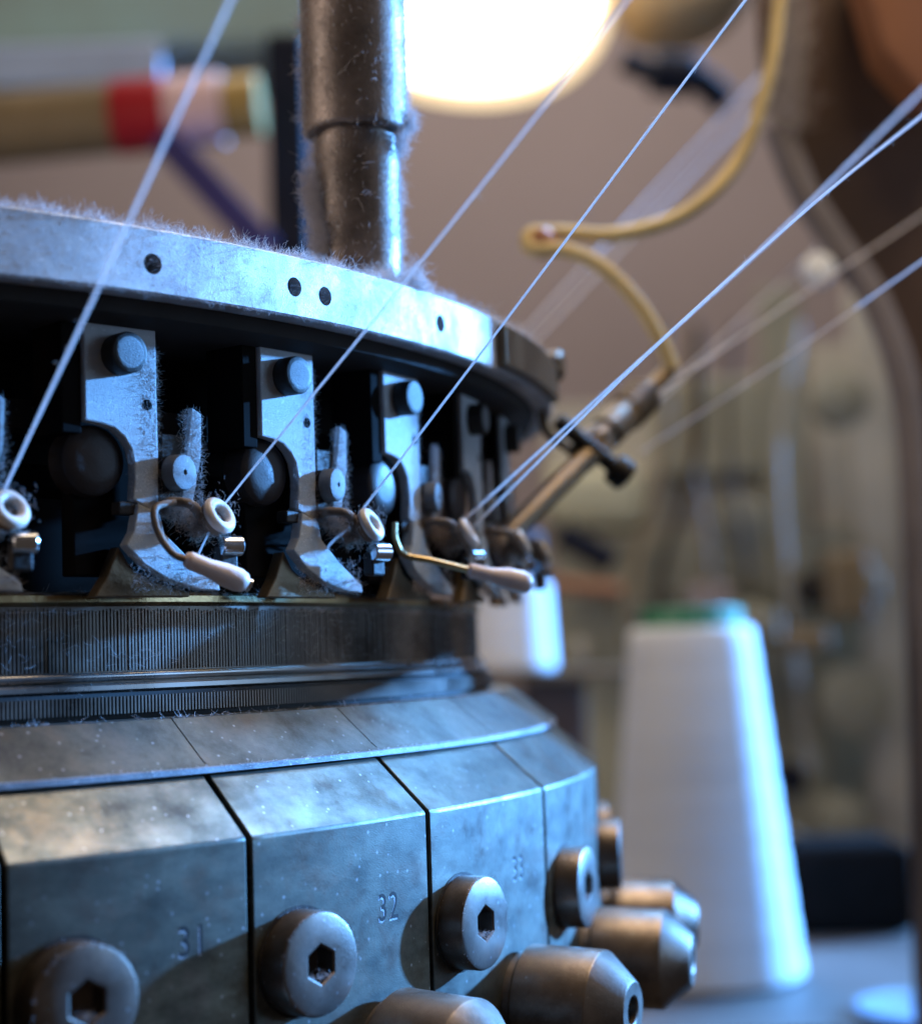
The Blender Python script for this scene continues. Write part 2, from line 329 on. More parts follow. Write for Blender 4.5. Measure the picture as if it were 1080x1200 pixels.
# ------------------------------------------------------------------ retaining ring of sloping plates over the cam blocks
t = thing('retaining_ring', (0, 0, -8), 'sloping ring of dark steel plates lying on top of the cam blocks', 'ring')
for k in range(len(PH)-1):
    g = 0.0007
    pr = [(86, -3.95), (91.45, -3.95), (91.7, -4.02), (95.15, -6.85), (95.75, -7.25), (95.75, -7.62), (86, -7.62)]
    MB().arcsweep(pr, PH[k]+g, PH[k+1]-g, 14).build('plate', 'slab', t, smooth=20)
    b = MB()   # the brass shim in the joint
    b.arcsweep([(89.0, -4.2), (91.5, -4.06), (95.1, -6.94), (95.1, -7.6), (89, -7.6)], PH[k+1]-g*.9, PH[k+1]+g*.9, 1).build('shim', 'brass', t)
MB().arcsweep([(93, -7.0), (95.5, -7.1), (95.84, -7.3), (95.84, -7.68), (93, -7.68)], -.2, 2.2, 120).build('lip', 'lip', t, smooth=30)
MB().arcsweep([(86, -3.95), (91.5, -3.95), (95.6, -7.3), (95.6, -7.62), (86, -7.62)], PH[-1], PH[0]+2*PI, 180).build('rear_plate', 'slab', t, smooth=20)
b = MB()
for i in range(700):
    a = random.uniform(PH[0], 1.5); b.hair(cyl(95.86, a, random.uniform(-7.6, -7.1)), Vector((math.sin(a), -math.cos(a), random.uniform(-.5, .8))), random.uniform(.08, .25), random.uniform(.006, .011), .8, 2)
for i in range(300):
    a = random.uniform(PH[0], 1.4); b.hair(cyl(91.5, a, -3.95), Vector((random.gauss(0, 1), random.gauss(0, 1), .2)), random.uniform(.2, .9), .016, .5, 3)
b.build('lint', 'lint', t, kind='stuff', fix=False)
t = tag(MB().arcsweep([(84, -7.75), (92.6, -7.75), (92.6, -34), (84, -34)], 0, 2*PI, 160, caps=False).build('bed_ring', 'bed', None, smooth=30), 'dark iron bed ring behind the gaps of the cam blocks', 'ring')

# ------------------------------------------------------------------ cam blocks, each with a cap screw and a stud
def text_mesh(txt, size, m, name, parent, phi, z, R, lift=.006):
    cu = bpy.data.curves.new('stamp_source', 'FONT'); cu.body = txt; cu.size = size*S; cu.extrude = 0.004*S; cu.align_x = 'CENTER'; cu.align_y = 'CENTER'; cu.space_character = 1.15
    tmp = bpy.data.objects.new('stamp_source', cu); SC.collection.objects.link(tmp)
    bpy.context.view_layer.update()
    me = bpy.data.meshes.new_from_object(tmp.evaluated_get(bpy.context.evaluated_depsgraph_get()))
    bpy.data.objects.remove(tmp)
    X = Vector((math.cos(phi), math.sin(phi), 0)); N = Vector((math.sin(phi), -math.cos(phi), 0)); Z = Vector((0, 0, 1))
    inv = PW[parent.name].inverted()
    for v in me.vertices:
        a = v.co.x/S/R; v.co = inv @ (cyl(R + lift + v.co.z/S, phi + a, z + v.co.y/S*1.25)*S)
    me.materials.clear(); me.materials.append(MT[m])
    o = bpy.data.objects.new(name, me); SC.collection.objects.link(o); o.parent = parent
    return o
bolt_px = {1: (84, 1166), 2: (351, 1127), 3: (541, 1081), 4: (662, 1042)}
bolts = {k: hit(x, y, 100) for k, (x, y) in bolt_px.items()}
bz = sum(p.z for p in bolts.values())/4
BL = {
 0: ('cam block cut off at the left edge, left of the block stamped 31', None),
 1: ('steel cam block stamped 31 with tan sheen on its sloping top', '31'),
 2: ('steel cam block stamped 32, between the blocks stamped 31 and 33', '32'),
 3: ('narrow blue-lit steel cam block stamped 33 with a shiny top edge', '33'),
 4: ('plain blue steel cam block right of the block stamped 33', None),
 5: ('brown shaded cam block turning away on the right, with its screw in profile', None),
 6: ('cam block at the far right of the ring, mostly hidden behind the other blocks', None)}
STUDPHI = {1: 0.742, 2: 0.935, 3: 1.125, 4: 1.325, 5: 1.515}
sz = hit(598, 1178, 100).z
for k in range(7):
    p0, p1 = PH[k]+.0026, PH[k+1]-.0026; pm = (p0+p1)/2
    t = thing('cam_block', cyl(100, pm, -34), BL[k][0], 'cam block', 'cam blocks bolted round the cylinder')
    pr = [(93, -7.75), (95.25, -7.75), (95.5, -7.82), (99.9, -11.72), (100, -11.92), (100, -34), (93, -34)]
    MB().arcsweep(pr, p0, p1, 16).build('body', 'block', t, smooth=18, bevel=0.09)
    bp = phi_of(bolts[k]) if k in bolts else (PH[k] + 0.38*(PH[k+1]-PH[k]))
    z = bolts[k].z*.6 + bz*.4 if k in bolts else bz
    if k < 7:
        o = cyl(99.9, bp, z); N = cyl(1, bp, 0)
        MB().screw(o, N, 3.5, 2.25, 0.3, 1.3, 1.6).build('cap_screw', 'screw', t, smooth=35)
        lb = MB(); T = cyl(1, bp + PI/2, 0)
        for i in range(110):
            lb.hair(o + N*random.uniform(1.2, 2.2) + T*random.gauss(.1, .4) + Vector((0, 0, -.95 + abs(random.gauss(0, .15)))), Vector((random.gauss(0, 1), random.gauss(0, 1), random.gauss(0, .6))), random.uniform(.15, .5), .012, 2.0, 4)
        for i in range(160):
            an = random.gauss(PI/2, .9) if random.random() < .7 else random.uniform(0, 2*PI)
            lb.hair(o + N*random.choice((2.1, 2.25, .15, .2)) + (T*math.cos(an) + Vector((0, 0, math.sin(an))))*3.45, Vector((random.gauss(0, 1), random.gauss(0, 1), random.gauss(0, .6))), random.uniform(.1, .35), .009, 2.0, 3)
        lb.build('lint', 'lint', t, kind='stuff', fix=False)
        MB().lathe([(3.75, 0), (3.75, .1), (0.1, .1)], cyl(99.95, bp, z), N, 36).build('washer', 'dark', t, smooth=30)
    if k in STUDPHI:
        sp = STUDPHI[k]; N = cyl(1, sp, 0) + Vector((0, 0, -.03)); o = cyl(100, sp, sz)
        b = MB(); b.lathe([(3.75, -.5), (3.75, .7), (4.35, .75), (4.5, .95), (4.5, 7.0), (4.42, 7.15)], o, N, 40)
        st_ = b.build('stud', 'stud', t, smooth=30)
        MB().screw(o + N*7.15, N, 4.42, 2.6, 0.5, 1.0, 1.6).build('old_tip', 'stud', t) if False else None
        b = MB(); b.lathe([(4.42, 7.15), (2.35, 9.5), (2.2, 9.6), (1.25, 9.6), (1.1, 9.5), (1.1, 8.2), (0, 8.0)], o, N, 40)
        b.build('socket_tip', 'stud', st_, smooth=25)
    if BL[k][1]:
        q = {1: (226, 1104), 2: (455, 1064), 3: (607, 1018)}[k]; h = hit(q[0], q[1], 100)
        text_mesh(BL[k][1], 2.2, 'ink', 'stamped_number', t, phi_of(h), h.z, 100, .010); text_mesh(BL[k][1], 2.2, 'lip', 'stamp_highlight', t, phi_of(h) - .0011, h.z - .13, 100, .003)  # pale offset copy paints the light caught by the digits' lower edges

# ------------------------------------------------------------------ dial plate
t = thing('dial_plate', (0, 0, 24.6), 'lint-dusted metal dial ring with small drilled holes overhanging the feeders', 'dial')
rim = MB().arcsweep([(84, 24.7), (96.5, 24.7), (96.67, 24.85), (96.67, 29.1), (96.5, 29.27), (84, 29.27)], 0, 2*PI, 520, caps=False).build('rim', 'rim', t)
cut = MB()
for (px, py) in ((179, 309), (345, 336), (381, 347), (516, 379), (60, 285)):
    if px == 60: continue
    h = hit(px, py, 96.67); p = phi_of(h)
    cut.lathe([(0, -3.2), (.72, -3.2), (.72, 1.0), (0, 1.0)], cyl(96.67, p, h.z), cyl(1, p, 0), 24)
co = cut.build('cutter', 'bed', None, local=True)
md = rim.modifiers.new('Boolean', 'BOOLEAN'); md.object = co; md.operation = 'DIFFERENCE'; md.solver = 'EXACT'
co.location = (0, 0, 0)
bpy.context.view_layer.update()
nm = bpy.data.meshes.new_from_object(rim.evaluated_get(bpy.context.evaluated_depsgraph_get()))
rim.modifiers.clear(); rim.data = nm; bpy.data.objects.remove(co)
MB().arcsweep([(70, 29.0), (84.05, 29.0), (84.05, 24.9), (70, 24.9)], 0, 2*PI, 120, caps=False).build('web', 'under', t, smooth=30)
MB().arcsweep([(78, 24.68), (94.8, 24.68), (94.3, 23.7), (92.4, 23.2), (78, 23.2)], 0, 2*PI, 240, caps=False).build('underside_lip', 'under', t, smooth=30)
b = MB()
def rimz(a): return 0.5 + 0.5*math.sin(a*37 + 1.3)*math.sin(a*91) + 0.25*math.sin(a*211)
for i in range(17000):
    a = random.uniform(0.52, 1.54); th = max(0.15, rimz(a))
    if i < 9500:           # felt along the top edge, thick in some places and thin in others
        R_ = 96.6 - abs(random.gauss(0, .9)); d = Vector((math.sin(a)*random.uniform(-.4, 1), -math.cos(a)*random.uniform(-.4, 1), random.uniform(-.1, 1.1))) + Vector((math.cos(a), math.sin(a), 0))*random.gauss(0, 1.1)
        b.hair(cyl(R_, a, 29.25 - .25*random.random()*(R_ > 96.4)), d, random.choice((.25, .4, .5, .7, 1.2))*(.45 + th), random.uniform(.009, .016), 1.5, 4)
    elif i < 12500:        # fringe under the lower edge
        d = Vector((math.sin(a), -math.cos(a), random.uniform(-1.6, .2))) + Vector((math.cos(a), math.sin(a), 0))*random.gauss(0, .8)
        b.hair(cyl(96.55, a, 24.8), d, random.choice((.15, .3, .45))*(.5 + th), random.uniform(.006, .010), 1.3, 3)
    else:                  # fibres lying on the face
        d = Vector((math.cos(a)*random.gauss(0, 1) + math.sin(a)*.2, math.sin(a)*random.gauss(0, 1) - math.cos(a)*.2, random.gauss(0, 1)))
        b.hair(cyl(96.69, a, random.uniform(24.9, 29.1)), d, random.uniform(.15, .5), random.uniform(.005, .009), .7, 3)
for c in range(34):        # matted tufts
    a0 = random.uniform(.55, 1.3); w = random.uniform(.004, .014); hh = random.uniform(.15, .55)
    for i in range(170):
        a = a0 + random.gauss(0, w); b.hair(cyl(96.4 - random.random()*1.2, a, 29.25 + abs(random.gauss(0, hh*.5))), Vector((random.gauss(0, 1), random.gauss(0, 1), random.gauss(0, .5))), random.uniform(.3, 1.0), .011, 2.2, 5)
b.build('lint', 'lint', t, kind='stuff', fix=False)
# clamp bolt with a bent wire on the far end of the rim
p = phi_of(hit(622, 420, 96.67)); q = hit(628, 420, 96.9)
b = MB(); b.arcsweep([(96.7, 25.0), (97.6, 25.0), (97.6, 28.7), (96.7, 28.7)], p-.12, p+.14, 8); b.build('rim_shade_strip', 'bronze', t, bevel=.2)  # brown strip added; its colour stands for the shade on this rim end
o = at(640, 430, 176)
b = MB(); b.lathe([(0, 0), (1.6, 0), (1.7, .3), (1.7, 2.4), (1.3, 2.8), (0, 2.8)], o - Vector((1, 0, 0)), Vector((1, -.25, 0)), 6); b.build('clamp_bolt', 'bronze', t, bevel=.1)
b = MB().tube(spline([at(640, 436, 176), at(634, 470, 177), at(640, 505, 180), at(668, 528, 185)]), .5, 10); b.build('clamp_wire', 'bronze', t, smooth=60)

# ------------------------------------------------------------------ post on the dial
PB = at(422, 322, 140); PB.z = 29.3
t = thing('support_post', PB, 'round brown steel post in two diameters standing on the dial, edges furred with lint', 'post')
Zv = Vector((0, 0, 1))
MB().lathe([(3.45, 0), (3.45, 12.9), (3.2, 13.0), (3.2, 13.6)], PB, Zv, 56).build('shaft', 'post', t, smooth=40)
MB().lathe([(3.3, 13.45), (4.05, 13.45), (4.2, 13.6), (4.25, 13.9), (4.25, 60), (0, 60)], PB, Zv, 56).build('sleeve', 'post', t, smooth=40)
b = MB()
for i in range(9000):
    r = random.random()
    a = random.gauss(PI*1.03, .22) if r < .42 else (random.gauss(-.12, .2) if r < .8 else random.uniform(0, 2*PI))
    h = random.uniform(0, 34); low = h < 13.2; R_ = 3.45 if low else 4.25
    if random.random() < .2: h = abs(random.gauss(0, .8)); R_ += random.random()*1.2
    th = max(.2, .55 + .45*math.sin(h*1.7 + 2*a) + .3*math.sin(h*4.3))
    d = Vector((math.cos(a)*.35 + random.gauss(0, .3), math.sin(a)*.35 + random.gauss(0, .3), random.gauss(0, .9)))
    b.hair(PB + Vector((math.cos(a)*R_, math.sin(a)*R_, h)), d, random.uniform(.3, 1.0)*(.45 + th), random.uniform(.012, .02), 1.6, 4)
b.build('lint', 'lint', t, kind='stuff', fix=False)
b = MB()
for cx, n_, sx, sz in (((-3.3, -2.0, 6.8), 1500, .45, 1.6), ((-2.9, -2.4, 4.2), 1100, .4, 1.0), ((-3.9, -1.2, 8.8), 800, .35, 1.2), ((-3.4, -2.2, .7), 1100, .8, .45), ((-1.2, -3.6, .4), 900, .9, .3), ((2.0, -3.5, .5), 1000, .8, .4),
                       ((4.4, -1.6, 1.0), 450, .5, .6), ((3.7, -1.7, 12.2), 350, .3, .7), ((4.6, -.9, 14.2), 250, .25, .5)):
    for i in range(n_):
        p = PB + Vector((cx[0] + random.gauss(0, sx), cx[1] + random.gauss(0, sx*.7), cx[2] + random.gauss(0, sz))); p.z = max(p.z, PB.z + .05)
        b.hair(p, Vector((random.gauss(0, 1), random.gauss(0, 1), random.gauss(0, 1.2))), random.uniform(.3, 1.2), random.uniform(.012, .019), 2.2, 5)
b.build('lint_tuft', 'lint', t, kind='stuff', fix=False)

# ------------------------------------------------------------------ yarn feeders under the dial
FR = 92.0; F1 = 0.765; DF = 0.168
def fo(phi): return cyl(FR, phi, 5)
def loc(px, py, R=FR, phi=F1):
    """where a point of the feeder beside it lies in that feeder's own frame: x along the rim, -y outward, z up"""
    h = hit(px, py, R) - fo(phi)
    return Vector((h.x*math.cos(phi) + h.y*math.sin(phi), -h.x*math.sin(phi) + h.y*math.cos(phi), h.z))
FL = ['feeder cut off by the left edge of the photo, only its eyelet and prong showing',
      'blue-dusted yarn feeder with a pink ceramic tip and white ring eyelet, leftmost fully visible',
      'blue-dusted yarn feeder with a white ring eyelet above a chrome pin but no ceramic tip',
      'yarn feeder with a long thin wire arm ending in a pinkish ceramic tip',
      'shaded yarn feeder behind the long wire arm, near the nozzle end',
      'dark rearmost yarn feeder where the ring turns out of sight']
GRP = 'yarn feeders hanging under the dial'
L2 = lambda px, py: (loc(px, py).x, loc(px, py).z)
pt = thing('yarn_feeder', fo(F1), FL[1], 'yarn feeder', GRP, F1)
to = lambda a, b_, d: Vector((a, d, b_))
plate = [(-3.5, 18.6), (-3.5, 11.5), (-2.2, 11.35), (-1.2, 11.1), (-.4, 10.5), (.15, 9.7), (.4, 8.6), (.4, 7.6), (.25, 6.2), (2.3, 5.2), (2.35, 9), (2.3, 18.6)]
MB().prism(plate, -.25, .7, to).build('plate', 'feeder', pt, bevel=.12, local=True)
MB().box((-4.3, 2.0, 14.6), .75, 1.9, 4.0).build('side_block', 'black', pt, bevel=.1, local=True)
foot = [(.5, 5.9), (2.25, 5.3), (2.6, 3.9), (4.6, 2.2), (7.1, .5), (7.25, -.1), (5.4, .0), (2.8, .7), (.9, 1.7), (-.5, 3.0), (.1, 4.0)]
MB().prism(foot, -.5, .5, to).build('foot', 'feeder', pt, bevel=.1, local=True)
wedge = [(-.4, 3.0), (.5, 1.6), (2.3, .6), (5.4, -.15), (5.4, -.5), (-2.4, -.5), (-1.4, .9)]
MB().prism(wedge, .65, 1.8, to).build('wedge', 'bronze', pt, bevel=.1, local=True)
MB().box((1.2, .45, 5.6), 2.0, .55, .45).build('bridge', 'dark', pt, bevel=.1, local=True)
MB().lathe([(0, .55), (1.3, .5), (2.1, .38), (2.42, .12), (2.5, -.25), (2.5, -1.6)], (-2.2, 1.0, 8.9), (0, -1, 0), 36).build('cam_knob', 'knob', pt, smooth=35, local=True)
MB().lathe([(0, 1.5), (.1, 1.52), (1.1, 1.5), (1.3, 1.4), (1.3, 1.48), (.1, 1.56), (0, 1.56)], (-.75, -.2, 16.2), (0, -1, 0), 30).build('screw_face', 'dusk', pt, smooth=35, local=True)
MB().screw((-.75, -.2, 16.2), (0, -1, 0), 1.45, 1.5, .2, .35, .5, 30).build('plate_screw', 'dark', pt, smooth=35, local=True)
MB().lathe([(0, .02), (.38, .02), (.4, 0)], (1.5, -.255, 12.9), (0, -1, 0), 16).build('pin_hole', 'black', pt, local=True)
prong = [(5.3, 13.0), (6.1, 12.6), (6.0, 9.5), (5.2, 6.0), (4.2, 6.0), (4.7, 9.0), (5.0, 11.2)]
MB().prism(prong, -.2, .25, to).build('prong', 'feeder', pt, bevel=.08, local=True)
b = MB(); b.screw((3.7, -.1, 8.2), (.25, -1, 0), 1.3, 1.1, .25, .2, .3, 26); b.build('adjusting_screw', 'dusk', pt, smooth=35, local=True)
MB().box((0, 2.6, 9.5), 3.3, .8, 8.5).build('carrier', 'black', pt, bevel=.15, local=True)
MB().box((3.7, .5, 8.4), .9, .45, 2.6).build('slide', 'dark', pt, bevel=.1, local=True)
ec = loc(257, 604, 95.3)
ev = Vector((.30, -1, .52)).normalized()         # the way the eyelet faces
prof = [(1.0 + .42*math.cos(a), .40*math.sin(a)) for a in [2*PI*i/12 for i in range(13)]]
MB().lathe(prof, ec, ev, 36).build('eyelet', 'ceramic', pt, smooth=80, local=True)
MB().lathe([(1.22, -.05), (1.22, -.8), (.5, -1.3), (.45, -2.4)], ec, ev, 28).build('eyelet_cup', 'wire', pt, smooth=40, local=True)
cc = loc(268, 640, 95.2)
MB().lathe([(0, -.05), (.62, 0), (.72, .1), (.72, 1.5), (.62, 1.6), (0, 1.62)], cc - Vector((.7, 0, 0)), (1, -.2, .0), 24).build('chrome_pin', 'chrome', pt, smooth=35, local=True)
MB().box(cc + Vector((.0, .4, -.9)), .72, .5, .9).build('pin_block', 'dark', pt, bevel=.15, local=True)
MB().tube(spline([(3.2, .2, 5.9), loc(200, 588, 93.5), loc(225, 592, 94.6), ec - ev*1.4]), [.35]*31, 8).build('arm', 'wire', pt, smooth=60, local=True)
b = MB()
for i in range(4200):
    r = random.random()
    if r < .16: p = Vector((2.3, random.uniform(-.2, .5), random.uniform(5, 17))); d = Vector((1, random.gauss(0, .5), random.gauss(0, .6)))
    elif r < .26: p = Vector((random.uniform(4.2, 6.2), -.2, random.uniform(6, 12.8))); d = Vector((random.choice((-1, 1)), -.3, random.gauss(0, .8)))
    elif r < .74: p = (ec - ev*random.uniform(.6, 2.2)).lerp(Vector((3.2, .2, 5.9)), random.choice((0, random.random()))) + Vector((random.gauss(0, .45), random.gauss(0, .4), random.gauss(0, .45))); d = Vector((random.gauss(0, 1), random.gauss(0, 1), random.gauss(0, 1)))
    elif r < .85: p = Vector((random.uniform(0, 7), -.45, random.uniform(0, 1))); d = Vector((random.gauss(0, 1), -.5, -.4))
    else: p = Vector((random.uniform(2, 4.6), -.2, random.uniform(5, 6.5))); d = Vector((random.gauss(0, 1), -.6, random.gauss(0, .5)))
    b.hair(p, d, random.uniform(.25, .9), random.uniform(.007, .012), 2.4, 5)
b.build('lint', 'lintbrown', pt, kind='stuff', local=True, fix=False)
b = MB()
for i in range(2600):
    r = random.random()
    if r < .4: p = Vector((random.uniform(-.2 if r < .1 else 1.0, 2.3), -.27, random.uniform(5.2, 17))); d = Vector((random.gauss(0, 1), -.12, random.gauss(0, 1)))
    elif r < .72: p = Vector((random.uniform(4.4, 6.1), -.25, random.uniform(6, 12.8))); d = Vector((random.gauss(0, 1), -.2, random.gauss(0, 1.2)))
    elif r < .86: p = ec + ev*random.uniform(-.9, .3) + Vector((random.gauss(0, .9), 0, random.gauss(0, .9))); d = Vector((random.gauss(0, 1), random.gauss(0, .5), random.gauss(0, 1)))
    else: p = Vector((random.uniform(-.2, 7), -.5, random.uniform(-.1, 2.5))); d = Vector((random.gauss(0, 1), -.3, random.gauss(0, .5)))
    b.hair(p, d, random.uniform(.12, .55), random.uniform(.006, .011), 2.0, 4)
b.build('pale_lint', 'lint', pt, kind='stuff', local=True, fix=False)
feeders = {1: pt}
for k in (0, 2, 3, 4, 5):
    ph = F1 + (k-1)*DF
    r = pt.copy(); SC.collection.objects.link(r); r.location = fo(ph)*S; r['label'] = FL[k]; r.rotation_euler = (0, random.uniform(-.02, .02), ph + random.uniform(-.03, .03))
    for ch in list(pt.children):
        c = ch.copy(); SC.collection.objects.link(c); c.parent = r
    PW[r.name] = Matrix.Translation(fo(ph)*S) @ Matrix.Rotation(ph, 4, 'Z'); feeders[k] = r
def capsule(p0, p1, r0, r1, name, m, parent):
    d = (p1-p0); L = d.length
    prof = [(0, -.1), (r0*.8, 0), (r0, .3), (r0, L*.35), (r1, L*.62), (r1*1.02, L*.85), (r1*.85, L*.96), (r1*.45, L*1.02), (0, L*1.03)]
    return MB().lathe(prof, p0, d, 24).build(name, m, parent, smooth=60)
# ceramic tip on its wire: the leftmost full feeder
f = feeders[1]
tp = capsule(hit(218, 655, 96.4), hit(289, 684, 97.6), .62, .82, 'ceramic_tip', 'tip', f)
MB().lathe([(.0, 0), (.45, 0), (.5, .3), (0, .5)], hit(288, 684, 97.6), (hit(289, 684, 97.6)-hit(218, 655, 96.4)), 16).build('tip_cap', 'chrome', tp, smooth=40)
MB().tube(spline([hit(205, 588, 94), hit(182, 596, 94.5), hit(185, 622, 95), hit(202, 648, 95.8), hit(222, 657, 96.4)]), .26, 8).build('tip_wire', 'wire', f, smooth=60)
f = feeders[3]
a0, a1 = at(548, 668, 141), at(622, 685, 142)
tp = capsule(a0, a1, .62, .95, 'ceramic_tip', 'tip', f)
MB().tube(spline([at(462, 612, 139), at(463, 632, 139), at(474, 650, 139.5), at(505, 657, 140), at(549, 668, 141)]), .28, 8).build('tip_wire', 'brass', f, smooth=60)

# ------------------------------------------------------------------ yarns
YG = 'yarns running up from the feeders'
def yarn(pts, label, r=.12):
    pts = [at(*p) for p in pts]
    P = spline(pts, 10); 
    b = MB().tube(P, r, 6)
    for i in range(60):
        k = random.randrange(len(P)-1); t_ = random.random(); p = P[k].lerp(P[k+1], t_)
        b.hair(p, (P[k+1]-P[k]).normalized() + Vector((random.gauss(0, .5), random.gauss(0, .5), random.gauss(0, .5))), random.uniform(.3, .8), .01, .5, 2)
    tag(b.build('yarn', 'yarnt', None, smooth=80, fix=False), label, 'yarn', YG)
yarn([(300, -66, 84), (137, 290, 96), (3, 578, 110)], 'pale yarn slanting steeply up from the eyelet at the left edge, across the dial', .105)
yarn([(790, -70, 92), (500, 298, 107), (262, 592, 121), (254, 606, 121.5), (236, 642, 122.5), (222, 676, 123.5)], 'soft blurred pale yarn passing just right of the post foot to the leftmost whole eyelet', .085)
yarn([(925, -70, 118), (640, 312, 126), (418, 606, 133), (410, 618, 133.5), (385, 640, 134.5), (366, 676, 136)], 'sharp thin yarn crossing in front of the right end of the bright dial rim', .095)
yarn([(1140, 88, 104), (1080, 135, 108), (900, 285, 122), (541, 612, 148)], 'lower of two bright yarns meeting before the brown casting, ending by the long wire arm', .105)
yarn([(1140, 52, 84), (1080, 107, 89), (900, 284, 104), (720, 452, 126), (556, 616, 150)], 'upper blurred twin of two yarns converging before the brown casting', .10)
yarn([(1140, 208, 225), (1080, 252, 222), (900, 372, 205), (700, 510, 186)], 'wide blurred pale yarn lowest of those crossing the right edge', .16)
yarn([(1140, 110, 330), (1000, 250, 310), (800, 440, 270), (640, 590, 230)], 'faint brownish blurred yarn behind the two converging bright ones', .2)
yarn([(900, 80, 330), (760, 230, 300), (600, 405, 250)], 'faint pale far yarn over the mauve wall, left of its twin', .17)
yarn([(930, 80, 330), (800, 215, 300), (625, 400, 250)], 'faint pale far yarn over the mauve wall, right of its twin', .17)
yarn([(1140, 262, 150), (1080, 306, 160), (900, 432, 190), (750, 530, 212)], 'faintest blurred yarn low at the right edge, under the wide pale one', .10)

# ------------------------------------------------------------------ brown nozzle and its hose
n0, n1, n2, n3 = at(582, 640, 168), at(692, 525, 184), at(772, 452, 196), at(788, 432, 198)
t = thing('oil_nozzle', n0, 'brown metal oil nozzle with a cross clamp and ribbed fitting, slanting up to the hose', 'nozzle')
ax = (n2-n0).normalized()
MB().lathe([(0, 0), (.6, 0), (1.15, 2.5), (1.2, (n1-n0).length)], n0, ax, 24).build('pipe', 'bronze', t, smooth=40)
MB().lathe([(0, 0), (1.55, 0), (1.75, .3), (1.75, 2.2), (1.3, 2.3), (1.3, 3.0), (1.9, 3.1), (1.9, 8.0), (1.7, 8.4), (0, 8.4)], n1 + ax*.6, ax, 24).build('fitting', 'bronze', t, smooth=30)
b = MB(); fitL = (n2-n1).length
for i in range(5):
    h = 9.2 + i*.95; b.lathe([(0, h-.3), (1.9, h-.3), (2.2, h-.2), (2.2, h+.2), (1.9, h+.3), (0, h+.3)], n1, ax, 24)
b.lathe([(0, 8.6), (1.7, 8.6), (1.75, 14), (1.05, 14.6), (.95, fitL+3.5), (0, fitL+3.6)], n1, ax, 24)
b.build('ribbed_nut', 'bronze', t, smooth=30)
c0, c1 = at(652, 492, 182), at(722, 550, 183)
MB().lathe([(0, 0), (.85, 0), (.9, .2), (.9, (c1-c0).length), (0, (c1-c0).length+.1)], c0, c1-c0, 16).build('clamp_bar', 'dark', t, smooth=40)
MB().box(n1, 1.9, 1.7, 1.5, (ax, ax.cross(Vector((0, 1, 0))).normalized(), ax.cross(ax.cross(Vector((0, 1, 0)))).normalized())).build('clamp_body', 'bronze', t, bevel=.35)
MB().lathe([(0, 0), (1.5, .1), (1.7, .4), (1.7, 1.9), (1.3, 2.2), (0, 2.2)], c1 - (c1-c0).normalized()*.6, c1-c0, 20).build('clamp_knob', 'dark', t, smooth=35)
hp = spline([at(925, -80, 215), at(914, 0, 212), at(901, 88, 210), at(866, 186, 207), at(805, 248, 204), at(725, 274, 201), at(660, 272, 200), at(622, 274, 199.5), at(622, 291, 198.5), at(660, 293, 198), at(700, 309, 198), at(742, 348, 198), at(772, 395, 198), at(788, 432, 198)], 10)
hs = tag(MB().tube(hp, .88, 14).build('oil_hose', 'hose', None, smooth=60), 'yellowed oil hose hanging in a loop from the top and feeding the brown nozzle', 'hose')
MB().lathe([(0, -1.6), (1.3, -1.4), (1.9, -.4), (1.8, .9), (1.1, 1.6), (0, 1.8)], at(636, 285, 199.6), (.8, -.3, .15), 20).build('clip', 'wood', hs, smooth=40)

# ------------------------------------------------------------------ yarn cones
TZ = (at(830, 1150, 380)).z
def cone(c, zb, rb, rt, h, core_r, core_h, label, m_core):
    t = thing('yarn_cone', (c.x, c.y, zb), label, 'yarn cone', 'white yarn cones behind the machine')
    o = Vector((c.x, c.y, zb)); prof = [(rb*.4, 0), (rb*.93, 0), (rb, 1.2)]
    for i in range(1, 30):
        q = i/30; prof.append((rb + (rt-rb)*q + .12*math.sin(i*2.1), 1.2 + (h-2.4)*q))
    prof += [(rt, h-1.2), (rt*.93, h-.2), (rt*.4, h)]
    MB().lathe(prof, o, Zv, 56).build('yarn_wrap', 'cone', t, smooth=50)
    MB().lathe([(core_r*1.0, h-.6), (core_r, h+core_h), (core_r*.96, h+core_h+.4), (core_r*.8, h+core_h+.4), (core_r*.78, h-.6)], o, Zv, 48).build('core_tube', m_core, t, smooth=40)
c = at(818, 940, 388)
cone(c, TZ, 22, 14.2, 79, 11.8, 3.6, 'tall white yarn cone with a green core top, standing on the table', 'green')
c2 = at(596, 740, 545); z2 = at(596, 786, 545).z
cone(c2, z2, 14.6, 13.4, 28, 11.5, 15, 'short white yarn cone half hidden behind the wire arm tip and nozzle', 'navyblack')

# ------------------------------------------------------------------ blurred room behind
def bgbox(name, px0, py0, px1, py1, d, thick, m, label, cat, kind=None, bevel=.8, group=None):
    a = at((px0+px1)/2, (py0+py1)/2, d); hx = abs(px1-px0)/2*d/FPX; hz = abs(py1-py0)/2*d/FPX
    o = MB().box(a + Vector((0, thick/2, 0)), hx, thick/2, hz).build(name, m, None, bevel=bevel)
    return tag(o, label, cat, group, kind) if not kind else tag(o, None, None, None, kind)
w0 = at(540, 600, 1050)
wall = tag(MB().box((w0.x, w0.y+10, 60), 900, 10, 560).build('wall', 'wall', None), 'plain mauve plaster wall behind everything', 'wall')
